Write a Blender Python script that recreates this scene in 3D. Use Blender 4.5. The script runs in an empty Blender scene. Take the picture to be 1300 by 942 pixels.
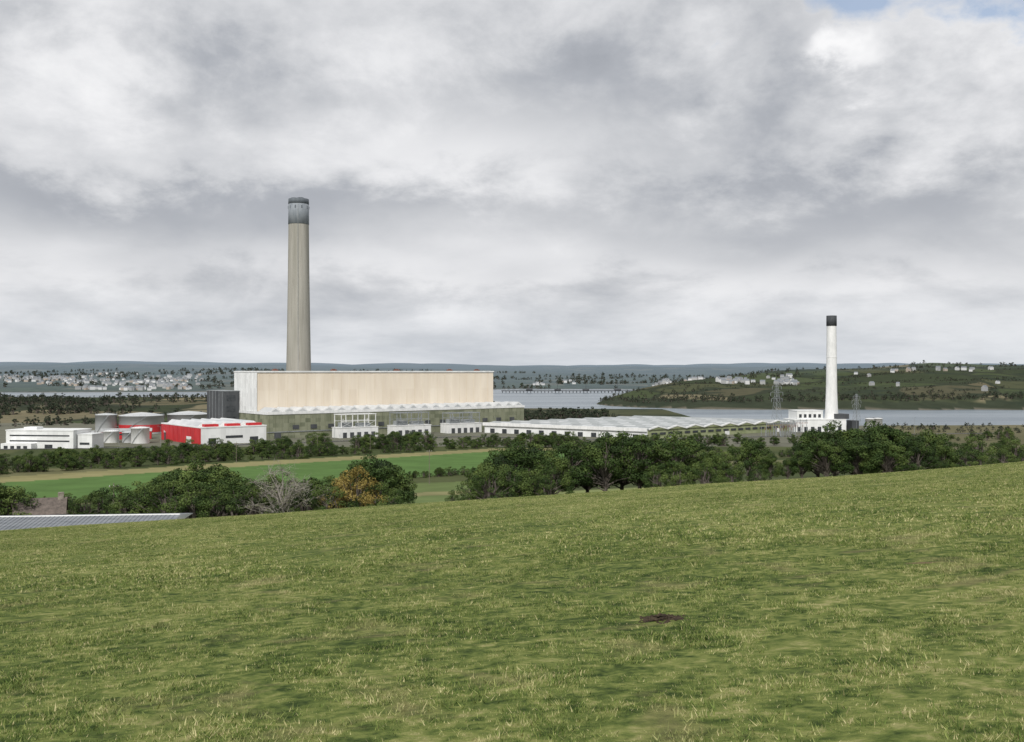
import bpy, math, random
import numpy as np
from mathutils import Vector
random.seed(7); rng=np.random.default_rng(7)
sc=bpy.context.scene
EYE=62.0
# ------------------------------------------------------------ node helpers
def newmat(name):
    m=bpy.data.materials.new(name); m.use_nodes=True
    nt=m.node_tree; nt.nodes.clear()
    out=nt.nodes.new('ShaderNodeOutputMaterial'); b=nt.nodes.new('ShaderNodeBsdfPrincipled')
    nt.links.new(b.outputs[0],out.inputs[0]); return m,nt,b
def L(nt,a,b): nt.links.new(a,b)
def math_n(nt,op,a,b=None,c=None):
    n=nt.nodes.new('ShaderNodeMath'); n.operation=op
    for i,v in enumerate((a,b,c)):
        if v is None: continue
        if isinstance(v,(int,float)): n.inputs[i].default_value=v
        else: L(nt,v,n.inputs[i])
    return n.outputs[0]
def noise_n(nt,vec,scale,detail=4,rough=.5,dist=0):
    n=nt.nodes.new('ShaderNodeTexNoise'); n.inputs['Scale'].default_value=scale
    n.inputs['Detail'].default_value=detail; n.inputs['Roughness'].default_value=rough
    n.inputs['Distortion'].default_value=dist
    if vec is not None: L(nt,vec,n.inputs['Vector'])
    return n.outputs[0]
def ramp_n(nt,fac,stops,interp='LINEAR'):
    n=nt.nodes.new('ShaderNodeValToRGB'); n.color_ramp.interpolation=interp
    e=n.color_ramp.elements
    while len(e)<len(stops): e.new(0.5)
    for el,(p,c) in zip(e,stops):
        el.position=p; el.color=(c[0],c[1],c[2],1)
    L(nt,fac,n.inputs[0]); return n.outputs[0]
def mix_n(nt,fac,a,b,mode='MIX'):
    n=nt.nodes.new('ShaderNodeMix'); n.data_type='RGBA'; n.blend_type=mode
    for s,v in ((n.inputs[0],fac),(n.inputs[6],a),(n.inputs[7],b)):
        if isinstance(v,(int,float)): s.default_value=v
        elif isinstance(v,tuple): s.default_value=(v[0],v[1],v[2],1)
        else: L(nt,v,s)
    return n.outputs[2]
def scl_n(nt,vec,s):
    n=nt.nodes.new('ShaderNodeMapping'); n.inputs['Scale'].default_value=s; L(nt,vec,n.inputs[0]); return n.outputs[0]
def pos_n(nt): return nt.nodes.new('ShaderNodeNewGeometry').outputs['Position']
def obj_n(nt): return nt.nodes.new('ShaderNodeTexCoord').outputs['Object']
def bump_n(nt,h,b,st=.3,dist=.1):
    n=nt.nodes.new('ShaderNodeBump'); n.inputs['Strength'].default_value=st; n.inputs['Distance'].default_value=dist
    L(nt,h,n.inputs['Height']); L(nt,n.outputs[0],b.inputs['Normal'])
def surf(name,c1,c2,scale=(.2,.2,.05),rough=.7,spots=None,detail=5,metal=0,bump=0):
    m,nt,b=newmat(name); v=scl_n(nt,obj_n(nt),scale)
    f=noise_n(nt,v,1,detail,.62)
    col=ramp_n(nt,f,[(.35,c1),(.65,c2)])
    if spots:
        g=noise_n(nt,scl_n(nt,obj_n(nt),spots[0]),1,8,.7)
        k=ramp_n(nt,g,[(spots[1],(0,0,0)),(spots[1]+.12,(1,1,1))])
        col=mix_n(nt,k,col,spots[2])
    L(nt,col,b.inputs['Base Color']); b.inputs['Roughness'].default_value=rough
    b.inputs['Metallic'].default_value=metal
    b.inputs['Specular IOR Level'].default_value=.3
    if bump: bump_n(nt,f,b,.4,bump)
    return m
def clad(name,c1,c2,panel=6.0,rough=.6,rowh=5.0,var=.25):
    m,nt,b=newmat(name); o=obj_n(nt)
    v=scl_n(nt,o,(1/panel,1/panel,1/rowh))
    fl=nt.nodes.new('ShaderNodeVectorMath'); fl.operation='FLOOR'; L(nt,v,fl.inputs[0])
    wn=nt.nodes.new('ShaderNodeTexWhiteNoise'); L(nt,fl.outputs[0],wn.inputs['Vector'])
    st=noise_n(nt,scl_n(nt,o,(.12,.12,.018)),1,6,.6)
    f=math_n(nt,'ADD',math_n(nt,'MULTIPLY',wn.outputs[0],var),math_n(nt,'MULTIPLY',st,1-var*.5))
    col=ramp_n(nt,f,[(.35,c1),(.75,c2)])
    L(nt,col,b.inputs['Base Color']); b.inputs['Roughness'].default_value=rough
    b.inputs['Specular IOR Level'].default_value=.25
    return m
# ------------------------------------------------------------ mesh builder
class MB:
    def __init__(s): s.v=[]; s.f=[]; s.m=[]
    def poly(s,pts,m=0):
        k=len(s.v); s.v+= [tuple(p) for p in pts]; s.f.append(tuple(range(k,k+len(pts)))); s.m.append(m)
    def box(s,x0,x1,y0,y1,z0,z1,m=0):
        k=len(s.v); s.v+=[(x0,y0,z0),(x1,y0,z0),(x1,y1,z0),(x0,y1,z0),(x0,y0,z1),(x1,y0,z1),(x1,y1,z1),(x0,y1,z1)]
        for f in ((0,3,2,1),(4,5,6,7),(0,1,5,4),(1,2,6,5),(2,3,7,6),(3,0,4,7)):
            s.f.append(tuple(k+i for i in f)); s.m.append(m)
    def strut(s,p,q,r,m=0,n=4,r2=None):
        p=Vector(p); q=Vector(q); d=(q-p).normalized(); r2=r if r2 is None else r2
        a=d.orthogonal().normalized(); b=d.cross(a); k=len(s.v)
        for c,rr in ((p,r),(q,r2)):
            for i in range(n):
                t=2*math.pi*i/n; s.v.append(tuple(c+a*math.cos(t)*rr+b*math.sin(t)*rr))
        for i in range(n):
            j=(i+1)%n; s.f.append((k+i,k+j,k+n+j,k+n+i)); s.m.append(m)
        s.f.append(tuple(k+n+i for i in range(n))); s.m.append(m)
    def gable(s,x0,x1,y0,y1,z0,z1,m=0,axis='y',mend=None):
        mend=m if mend is None else mend
        if axis=='y':
            xm=(x0+x1)/2
            A=[(x0,y0,z0),(x1,y0,z0),(xm,y0,z1)];B=[(x0,y1,z0),(x1,y1,z0),(xm,y1,z1)]
        else:
            ym=(y0+y1)/2
            A=[(x0,y1,z0),(x0,y0,z0),(x0,ym,z1)];B=[(x1,y1,z0),(x1,y0,z0),(x1,ym,z1)]
        s.poly(A,mend); s.poly(B[::-1],mend)
        s.poly([A[1],B[1],B[2],A[2]],m); s.poly([A[0],A[2],B[2],B[0]],m)
    def lathe(s,prof,n=40,cx=0,cy=0,m=0):
        k=len(s.v)
        for r,z in prof:
            for i in range(n):
                t=2*math.pi*i/n; s.v.append((cx+r*math.cos(t),cy+r*math.sin(t),z))
        for j in range(len(prof)-1):
            for i in range(n):
                a=k+j*n+i; b=k+j*n+(i+1)%n
                s.f.append((a,b,b+n,a+n)); s.m.append(m)
    def build(s,name,mats,parent=None,smooth=False,loc=None,rot=0):
        me=bpy.data.meshes.new(name); me.from_pydata(s.v,[],s.f)
        for m in mats: me.materials.append(m)
        me.polygons.foreach_set('material_index',s.m)
        if smooth: me.polygons.foreach_set('use_smooth',[True]*len(s.f))
        me.update(); ob=bpy.data.objects.new(name,me); sc.collection.objects.link(ob)
        if parent: ob.parent=parent
        if loc: ob.location=loc
        ob.rotation_euler[2]=rot
        return ob
def empty(name,loc,rot=0):
    e=bpy.data.objects.new(name,None); e.location=loc; e.rotation_euler[2]=rot; e.empty_display_size=2
    sc.collection.objects.link(e); return e
# ------------------------------------------------------------ terrain
def ss(a,b,v):
    t=np.clip((v-a)/(b-a),0,1); return t*t*(3-2*t)
def wob(x,y,s,seed=0):
    return (np.sin(x/s+seed)*np.cos(y/s*1.13+seed*2.1)+.5*np.sin(x/s*2.3+y/s*1.7+seed)+.25*np.sin(x/s*4.1-y/s*3.7+seed*3))/1.5
def height(x,y):
    x=np.asarray(x,float); y=np.asarray(y,float)
    r=np.hypot(x,y); yd=np.maximum(y,.45*r); u=np.clip(x/np.maximum(yd,1e-3),-2,2)
    xf=np.clip(x,-120,120); yc=np.maximum(y,-60)
    field=60-.1015*yc+.0685*xf+.10*wob(x,y,9,1)*ss(3,20,r)+.12*wob(x,y,23,4)*ss(8,30,r)
    V=np.interp(yd,[60,110,150,200,250,300,370,450,520,600,700,800,1100],[50,42.0,37.0,32.5,27.6,23,18.4,14.5,11.6,9,6.4,4.5,3])
    fade=1-ss(150,600,yd)
    V=V+.09*np.clip(x,0,250)*fade+.03*np.clip(x,-200,0)*fade*ss(80,150,yd)
    V=V+3.0*np.exp(-((yd-205)/50)**2)*ss(-25,10,x)*(1-ss(50,90,x))
    w=ss(78,135,yd)
    z=field*(1-w)+V*w
    c=np.interp(u,[-2,-.03,.0,.15,.2,2],[2330,2280,1640,1600,1150,1110])+22*wob(x,y,130,2)
    z=z+ss(1120,1400,yd)*(1-ss(-.12,-.02,u))*(1-ss(1950,2250,yd))*(7+5*wob(x,y,170,3))
    z=z*(1-ss(c-60,c+20,yd))+(-6)*ss(c-60,c+20,yd)
    n=np.interp(u,[-2,-.5,-.3,-.1,0,.09,.5,2],[2900,2900,2960,3200,3400,3350,3000,2900])+50*wob(x,y,300,5)
    a=yd-n
    N=np.interp(a,[-120,0,300,1500,3000,6000,13000],[-6,.5,12,38,72,108,140])*(1+.22*wob(x,y,620,6)*ss(200,900,a))
    N=N+ss(2500,7000,a)*26*wob(x,y*.5,1300,8)+ss(1500,4500,a)*14*(1-ss(-.25,.1,u))
    sh=np.interp(u,[.085,.10,.13,.2,.3,2],[1850,1740,1680,1620,1610,1580])+20*wob(x,y,90,9)
    bk=np.interp(u,[.085,.10,.13,.2,.3,2],[1870,2000,2200,2700,3100,3300])
    top=np.interp(u,[.083,.095,.13,.16,.2,.3,.42,.6,2],[0,10,27,36,47,63,83,80,66])
    t=(yd-sh)/np.maximum(bk-sh,10); ev=np.interp(u,[.2,.3],[-.2,.8])
    prof=np.interp(t,[-.1,0,.03,.08,.3,.6,.8],[-.3,.04,.2,.3,.56,1,.85])
    prof=np.where(t>.8,.85+(ev-.85)*np.clip((t-.8)/.2,0,1),prof)
    Hd=prof*top*(1+.10*wob(x,y,200,11)); Hd=np.where((top<.5)|(t<-.1)|(Hd<-6),-6,Hd)
    return np.maximum(z,np.maximum(N,Hd))
def gz(x,y): return float(height(np.array([x]),np.array([y]))[0])
def inpoly(x,y,P):
    r=np.zeros(x.shape,bool); n=len(P)
    for i in range(n):
        x0,y0=P[i]; x1,y1=P[(i+1)%n]
        c=((y0>y)!=(y1>y))&(x<(x1-x0)*(y-y0)/((y1-y0) if y1!=y0 else 1e-9)+x0); r^=c
    return r
th=np.concatenate([np.radians(np.linspace(-180,-52,30,endpoint=False)),np.radians(np.linspace(-52,-33,60,endpoint=False)),np.radians(np.linspace(-33,33,640,endpoint=False)),
   np.radians(np.linspace(33,52,60,endpoint=False)),np.radians(np.linspace(52,180,30,endpoint=False))])
rr=np.concatenate([[.05],np.geomspace(1.5,120,150,endpoint=False),np.geomspace(120,3500,330,endpoint=False),np.geomspace(3500,16000,70)])
T,R=np.meshgrid(th,rr); X=(R*np.sin(T)).ravel(); Y=(R*np.cos(T)).ravel(); Z=height(X,Y)
nT=len(th); nR=len(rr)
idx=np.arange(nT*nR).reshape(nR,nT); nx=np.roll(idx,-1,axis=1)
F=np.stack([idx[:-1],nx[:-1],nx[1:],idx[1:]],-1).reshape(-1,4)[:, ::-1]
me=bpy.data.meshes.new('ground')
me.vertices.add(len(X)); me.vertices.foreach_set('co',np.stack([X,Y,Z],-1).ravel())
me.loops.add(F.size); me.loops.foreach_set('vertex_index',F.ravel().astype(np.int32))
me.polygons.add(len(F)); me.polygons.foreach_set('loop_start',np.arange(0,F.size,4,dtype=np.int32))
me.update(calc_edges=True); me.validate()
me.polygons.foreach_set('use_smooth',np.ones(len(me.polygons),bool))
fr=np.repeat(rr[:-1],nT)
C=np.zeros((len(X),4)); C[:]=(.105,.13,.045,.5)
yd=np.maximum(Y,.45*np.hypot(X,Y)); U=X/np.maximum(yd,1e-3)
greenA=[(-260,395),(-222,432),(-120,560),(-3,695),(60,690),(40,520),(-4,488),(-52,436),(-126,347),(-165,312),(-210,300)]
tanA=[(-275,400),(-245,455),(-140,585),(-10,725),(70,720),(66,690),(-3,695),(-120,560),(-222,432),(-262,392)]
C[(yd>740)&(yd<1130)&(U>-.6)&(U<.36)]=(.17,.17,.13,0)
C[(yd>700)&(yd<=1160)&(U>=.36)]=(.17,.16,.09,.25)
C[(yd>1130)]=(.12,.135,.07,.85)
m=inpoly(X,Y,tanA); C[m]=(.27,.25,.12,0)
m=inpoly(X,Y,greenA); C[m]=(.105,.185,.055,0)
C[inpoly(X,Y,[(-60,400),(-2,420),(10,330),(-50,270)])]=(.14,.185,.068,0)
C[inpoly(X,Y,[(-52,345),(-10,362),(-8,340),(-50,325)])]=(.24,.23,.11,0)
C[inpoly(X,Y,[(0,330),(70,330),(90,230),(0,230)])]=(.20,.23,.09,0)
C[(Z<1.6)&(yd>1000)]=(.17,.155,.12,0)
C[(yd>2600)&(Z>1.6)&((U<.12)|(yd>3200))]=(.11,.14,.11,.6)  # far land colour muted to carry painted distance haze
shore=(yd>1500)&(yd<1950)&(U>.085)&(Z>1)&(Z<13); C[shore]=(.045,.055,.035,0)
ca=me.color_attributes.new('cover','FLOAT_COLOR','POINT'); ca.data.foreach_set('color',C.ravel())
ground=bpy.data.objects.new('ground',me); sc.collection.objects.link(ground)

def pasture_colour(nt,pos,blade=False):
    big=noise_n(nt,pos,.13,3,.6,.4); mid=noise_n(nt,pos,1.3,3,.7,.8); m2=noise_n(nt,pos,5.0,2,.6,.4)
    fine=.5 if blade else noise_n(nt,pos,16,3,.7)
    f=math_n(nt,'ADD',math_n(nt,'MULTIPLY',big,.24),math_n(nt,'ADD',math_n(nt,'MULTIPLY',mid,.38),math_n(nt,'ADD',math_n(nt,'MULTIPLY',m2,.44),math_n(nt,'MULTIPLY',fine,.12))))
    return f
def dry_mask(nt,pos):
    return ramp_n(nt,noise_n(nt,pos,.62,4,.62,.6),[(.57,(0,0,0)),(.69,(1,1,1))])
mp,nt,b=newmat('pasture_turf'); pos=pos_n(nt); f=pasture_colour(nt,pos)
col=ramp_n(nt,f,[(.48,(.035,.058,.014)),(.57,(.105,.14,.034)),(.65,(.19,.215,.062)),(.74,(.32,.30,.13))])
col=mix_n(nt,math_n(nt,'MULTIPLY',dry_mask(nt,pos),.5),col,(.20,.165,.085))
mud=ramp_n(nt,noise_n(nt,pos,.55,3,.5),[(.74,(0,0,0)),(.78,(1,1,1))]); col=mix_n(nt,mud,col,(.16,.11,.065))
L(nt,col,b.inputs['Base Color']); b.inputs['Roughness'].default_value=.95; b.inputs['Specular IOR Level'].default_value=.1
bump_n(nt,noise_n(nt,pos,14,5,.7),b,.8,.05)
ml,nt,b=newmat('countryside'); pos=pos_n(nt)
at=nt.nodes.new('ShaderNodeVertexColor'); at.layer_name='cover'
wp=nt.nodes.new('ShaderNodeVectorMath'); wp.operation='ADD'; L(nt,pos,wp.inputs[0])
nn=nt.nodes.new('ShaderNodeTexNoise'); nn.inputs['Scale'].default_value=.006; L(nt,pos,nn.inputs['Vector'])
sv=nt.nodes.new('ShaderNodeVectorMath'); sv.operation='SCALE'; sv.inputs['Scale'].default_value=90; L(nt,nn.outputs['Color'],sv.inputs[0]); L(nt,sv.outputs[0],wp.inputs[1])
vm=scl_n(nt,wp.outputs[0],(1/170,1/230,0))
vo=nt.nodes.new('ShaderNodeTexVoronoi'); vo.inputs['Scale'].default_value=1; L(nt,vm,vo.inputs['Vector'])
sep=nt.nodes.new('ShaderNodeSeparateColor'); L(nt,vo.outputs['Color'],sep.inputs[0])
patch=ramp_n(nt,sep.outputs[0],[(0,(.035,.048,.026)),(.2,(.072,.078,.042)),(.4,(.055,.074,.034)),(.56,(.14,.12,.075)),(.68,(.09,.083,.052)),(.8,(.065,.085,.042)),(.9,(.21,.18,.115))],'CONSTANT')
ve=nt.nodes.new('ShaderNodeTexVoronoi'); ve.feature='DISTANCE_TO_EDGE'; ve.inputs['Scale'].default_value=1; L(nt,vm,ve.inputs['Vector'])
hed=ramp_n(nt,ve.outputs[0],[(.03,(1,1,1)),(.055,(0,0,0))])
patch=mix_n(nt,hed,patch,(.028,.036,.024))
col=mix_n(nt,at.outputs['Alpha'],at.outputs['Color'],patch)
v2=noise_n(nt,pos,.05,8,.65); col=mix_n(nt,.55,col,ramp_n(nt,v2,[(.3,(.45,.45,.45)),(.7,(1,1,1))]),'MULTIPLY')
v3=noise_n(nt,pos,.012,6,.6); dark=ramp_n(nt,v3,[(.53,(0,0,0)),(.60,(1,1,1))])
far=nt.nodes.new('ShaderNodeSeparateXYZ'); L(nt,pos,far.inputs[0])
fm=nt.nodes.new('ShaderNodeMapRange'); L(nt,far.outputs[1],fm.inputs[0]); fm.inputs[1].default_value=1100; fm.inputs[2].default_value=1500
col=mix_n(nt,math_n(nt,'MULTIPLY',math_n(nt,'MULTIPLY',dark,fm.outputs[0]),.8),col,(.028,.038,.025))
haze_tint=nt.nodes.new('ShaderNodeMapRange'); L(nt,far.outputs[1],haze_tint.inputs[0]); haze_tint.inputs[1].default_value=2300; haze_tint.inputs[2].default_value=9000; haze_tint.inputs[4].default_value=.92
col=mix_n(nt,math_n(nt,'POWER',haze_tint.outputs[0],.6),col,(.165,.21,.25))  # aerial haze painted into base colour, bluer with distance
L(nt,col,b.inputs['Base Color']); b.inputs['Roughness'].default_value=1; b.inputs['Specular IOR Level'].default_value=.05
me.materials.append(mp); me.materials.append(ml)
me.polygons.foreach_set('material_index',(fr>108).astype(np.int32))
mw,nt,b=newmat('estuary_water'); pos=pos_n(nt)
b.inputs['Roughness'].default_value=.28
w1=noise_n(nt,scl_n(nt,pos,(.02,.05,1)),1,8,.7); bump_n(nt,w1,b,.6,3.0)
wc=noise_n(nt,scl_n(nt,pos,(.0015,.006,1)),1,4,.6)
L(nt,ramp_n(nt,wc,[(.4,(.085,.12,.15)),(.6,(.20,.24,.27))]),b.inputs['Base Color'])
q=MB(); q.poly([(-9000,950,0),(9000,950,0),(9000,9000,0),(-9000,9000,0)]); q.build('water',[mw])

# ------------------------------------------------------------ scatter (instancing)
def scatter(name,pts,rots,scl,idxs,coll):
    me=bpy.data.meshes.new(name); me.from_pydata([tuple(p) for p in pts],[],[])
    a=me.attributes.new('rot','FLOAT_VECTOR','POINT'); a.data.foreach_set('vector',np.asarray(rots,float).ravel())
    a=me.attributes.new('scl','FLOAT','POINT'); a.data.foreach_set('value',np.asarray(scl,float))
    a=me.attributes.new('pick','INT','POINT'); a.data.foreach_set('value',np.asarray(idxs,np.int32))
    ob=bpy.data.objects.new(name,me); sc.collection.objects.link(ob)
    ng=bpy.data.node_groups.new(name,'GeometryNodeTree')
    ng.interface.new_socket(name='Geometry',in_out='INPUT',socket_type='NodeSocketGeometry')
    ng.interface.new_socket(name='Geometry',in_out='OUTPUT',socket_type='NodeSocketGeometry')
    N=ng.nodes; gi=N.new('NodeGroupInput'); go=N.new('NodeGroupOutput')
    ip=N.new('GeometryNodeInstanceOnPoints'); ci=N.new('GeometryNodeCollectionInfo')
    ci.inputs['Collection'].default_value=coll; ci.inputs['Separate Children'].default_value=True; ci.inputs['Reset Children'].default_value=True
    ip.inputs['Pick Instance'].default_value=True
    def na(nm,t):
        n=N.new('GeometryNodeInputNamedAttribute'); n.data_type=t; n.inputs['Name'].default_value=nm
        return next(o for o in n.outputs if o.enabled and o.name=='Attribute')
    lk=ng.links
    lk.new(gi.outputs[0],ip.inputs['Points']); lk.new(ci.outputs[0],ip.inputs['Instance'])
    lk.new(na('pick','INT'),ip.inputs['Instance Index']); lk.new(na('rot','FLOAT_VECTOR'),ip.inputs['Rotation'])
    lk.new(na('scl','FLOAT'),ip.inputs['Scale']); lk.new(ip.outputs[0],go.inputs[0])
    md=ob.modifiers.new('scatter','NODES'); md.node_group=ng
    return ob
# ------------------------------------------------------------ grass
mg,nt,b=newmat('grass_blades'); pos=pos_n(nt); f=pasture_colour(nt,pos,True)
at=nt.nodes.new('ShaderNodeVertexColor'); at.layer_name='tint'; s2=nt.nodes.new('ShaderNodeSeparateColor'); L(nt,at.outputs[0],s2.inputs[0])
g=math_n(nt,'ADD',math_n(nt,'MULTIPLY',f,.9),math_n(nt,'MULTIPLY',s2.outputs[0],.22))
col=ramp_n(nt,g,[(.51,(.038,.070,.014)),(.60,(.115,.165,.038)),(.69,(.215,.25,.072)),(.78,(.46,.43,.22))])
straw=math_n(nt,'MAXIMUM',math_n(nt,'MULTIPLY',dry_mask(nt,pos),.35),math_n(nt,'MULTIPLY',math_n(nt,'GREATER_THAN',s2.outputs[0],.90),.75))
col=mix_n(nt,straw,col,(.46,.41,.22))
L(nt,col,b.inputs['Base Color']); b.inputs['Roughness'].default_value=.8; b.inputs['Specular IOR Level'].default_value=.15
def grass_patch(name,rad,n,hmin,hmax,w):
    P=rng.uniform(-1,1,(n*2,2)); P=P[(P**2).sum(1)<1][:n]; n=len(P); P=P*rad
    cl=rng.uniform(-rad,rad,(6,2)); d=np.min(np.hypot(P[:,None,0]-cl[None,:,0],P[:,None,1]-cl[None,:,1]),1)
    h=rng.uniform(hmin,hmax,n)*(1.6-1.2*np.clip(d/(rad*.42),0,1)); a=rng.uniform(0,2*np.pi,n); ln=rng.uniform(.1,1.6,n)*h; la=rng.uniform(0,2*np.pi,n)
    ww=w*rng.uniform(.6,1.4,n)
    dx=np.cos(a)*ww; dy=np.sin(a)*ww
    v=np.zeros((n,3,3)); v[:,0]=np.stack([P[:,0]-dx,P[:,1]-dy,-.01*np.ones(n)],-1); v[:,1]=np.stack([P[:,0]+dx,P[:,1]+dy,-.01*np.ones(n)],-1)
    v[:,2]=np.stack([P[:,0]+np.cos(la)*ln,P[:,1]+np.sin(la)*ln,h],-1)
    me=bpy.data.meshes.new(name); me.from_pydata(v.reshape(-1,3).tolist(),[],np.arange(n*3).reshape(-1,3).tolist())
    t=rng.uniform(0,1,n); c=np.ones((n,3,4)); c[:,:,0]=t[:,None]
    k=me.color_attributes.new('tint','FLOAT_COLOR','POINT'); k.data.foreach_set('color',c.ravel())
    me.materials.append(mg); return bpy.data.objects.new(name,me)
cg=bpy.data.collections.new('grass_near_kit'); cf=bpy.data.collections.new('grass_far_kit')
for i in range(5): cg.objects.link(grass_patch('grass_tuft_a%d'%i,.34,180,.02,.055,.0055))
for i in range(4): cf.objects.link(grass_patch('grass_tuft_b%d'%i,.95,250,.025,.075,.014))
def field_pts(r0,r1,dens,a0=-37,a1=37):
    area=math.radians(a1-a0)/2*(r1*r1-r0*r0); n=int(area*dens)
    r=np.sqrt(rng.uniform(r0*r0,r1*r1,n)); t=np.radians(rng.uniform(a0,a1,n))
    x=r*np.sin(t); y=r*np.cos(t); return x,y
def slope_rot(x,y):
    e=.3; zx=(height(x+e,y)-height(x-e,y))/(2*e); zy=(height(x,y+e)-height(x,y-e))/(2*e)
    from mathutils import Quaternion
    out=[]
    for a,bb in zip(zx,zy):
        nrm=Vector((-a,-bb,1)).normalized(); qd=Vector((0,0,1)).rotation_difference(nrm)@Quaternion((0,0,1),random.uniform(0,6.28))
        out.append(tuple(qd.to_euler()))
    return out
x,y=field_pts(4.5,24,8); n=len(x)
keep=(wob(x,y,.55,3)+rng.uniform(-.8,.8,n)>-.6)&(np.hypot(x-1.95,y-13.0)>.42); x=x[keep];y=y[keep];n=len(x)
scatter('pasture_grass',np.stack([x,y,height(x,y)],-1),slope_rot(x,y),rng.uniform(.55,1.2,n)*(1+.35*wob(x,y,.6,5)),rng.integers(0,5,n),cg)
x,y=field_pts(22,98,1.5,-40,40); n=len(x)
scatter('pasture_grass_beyond',np.stack([x,y,height(x,y)],-1),slope_rot(x,y),rng.uniform(.6,1.1,n),rng.integers(0,4,n),cf)
mdirt=surf('bare_soil',(.022,.016,.010),(.07,.05,.032),(9,9,9),.95,bump=.03)
def clod(x,y,sx,sy,n=150):
    q=MB()
    for _ in range(n):
        cx=x+random.gauss(0,sx*.5); cy=y+random.gauss(0,sy*.45); r=random.uniform(.015,.05); d=math.hypot((cx-x)/sx,(cy-y)/sy)
        cz=gz(cx,cy)+max(0,.07*(1-d))*random.random(); k=len(q.v)
        for v in ((1,0,0),(0,1,0),(-1,0,0),(0,-1,0),(0,0,1),(0,0,-1)):
            j=random.uniform(.7,1.4); q.v.append((cx+v[0]*r*j+random.gauss(0,r*.2),cy+v[1]*r*j+random.gauss(0,r*.2),cz+v[2]*r*.6*j))
        for a,b_ in ((0,1),(1,2),(2,3),(3,0)): q.f.append((k+a,k+b_,k+4)); q.m.append(0); q.f.append((k+b_,k+a,k+5)); q.m.append(0)
    return q.build('soil_mound',[mdirt])
clod(1.95,13.0,.26,.30)

# ------------------------------------------------------------ trees
def leafmat(name,stops,rough=.7):
    m,nt,b=newmat(name); pos=pos_n(nt)
    at=nt.nodes.new('ShaderNodeVertexColor'); at.layer_name='tint'; s2=nt.nodes.new('ShaderNodeSeparateColor'); L(nt,at.outputs[0],s2.inputs[0])
    oi=nt.nodes.new('ShaderNodeObjectInfo')
    f=math_n(nt,'ADD',math_n(nt,'MULTIPLY',s2.outputs[0],.52),math_n(nt,'ADD',math_n(nt,'MULTIPLY',noise_n(nt,pos,.3,1,.6),.35),math_n(nt,'MULTIPLY',oi.outputs['Random'],.24)))
    col=ramp_n(nt,f,stops); L(nt,col,b.inputs['Base Color'])
    b.inputs['Roughness'].default_value=rough; b.inputs['Specular IOR Level'].default_value=.2
    return m
leaf=leafmat('foliage',[(.22,(.012,.024,.007)),(.52,(.036,.066,.014)),(.9,(.13,.175,.045))])
leafy=leafmat('foliage_turning',[(.2,(.07,.075,.02)),(.5,(.19,.145,.035)),(.8,(.30,.23,.07))])
leafg=leafmat('foliage_sparse',[(.2,(.10,.10,.06)),(.5,(.17,.18,.10)),(.8,(.27,.27,.17))])
leaff=leafmat('foliage_distant',[(.2,(.020,.029,.019)),(.5,(.034,.047,.028)),(.8,(.06,.075,.042))])
bark=surf('bark',(.06,.05,.04),(.16,.14,.12),(3,3,1),.9)
barkp=surf('bark_pale',(.20,.18,.15),(.33,.31,.27),(3,3,1),.9)
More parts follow.
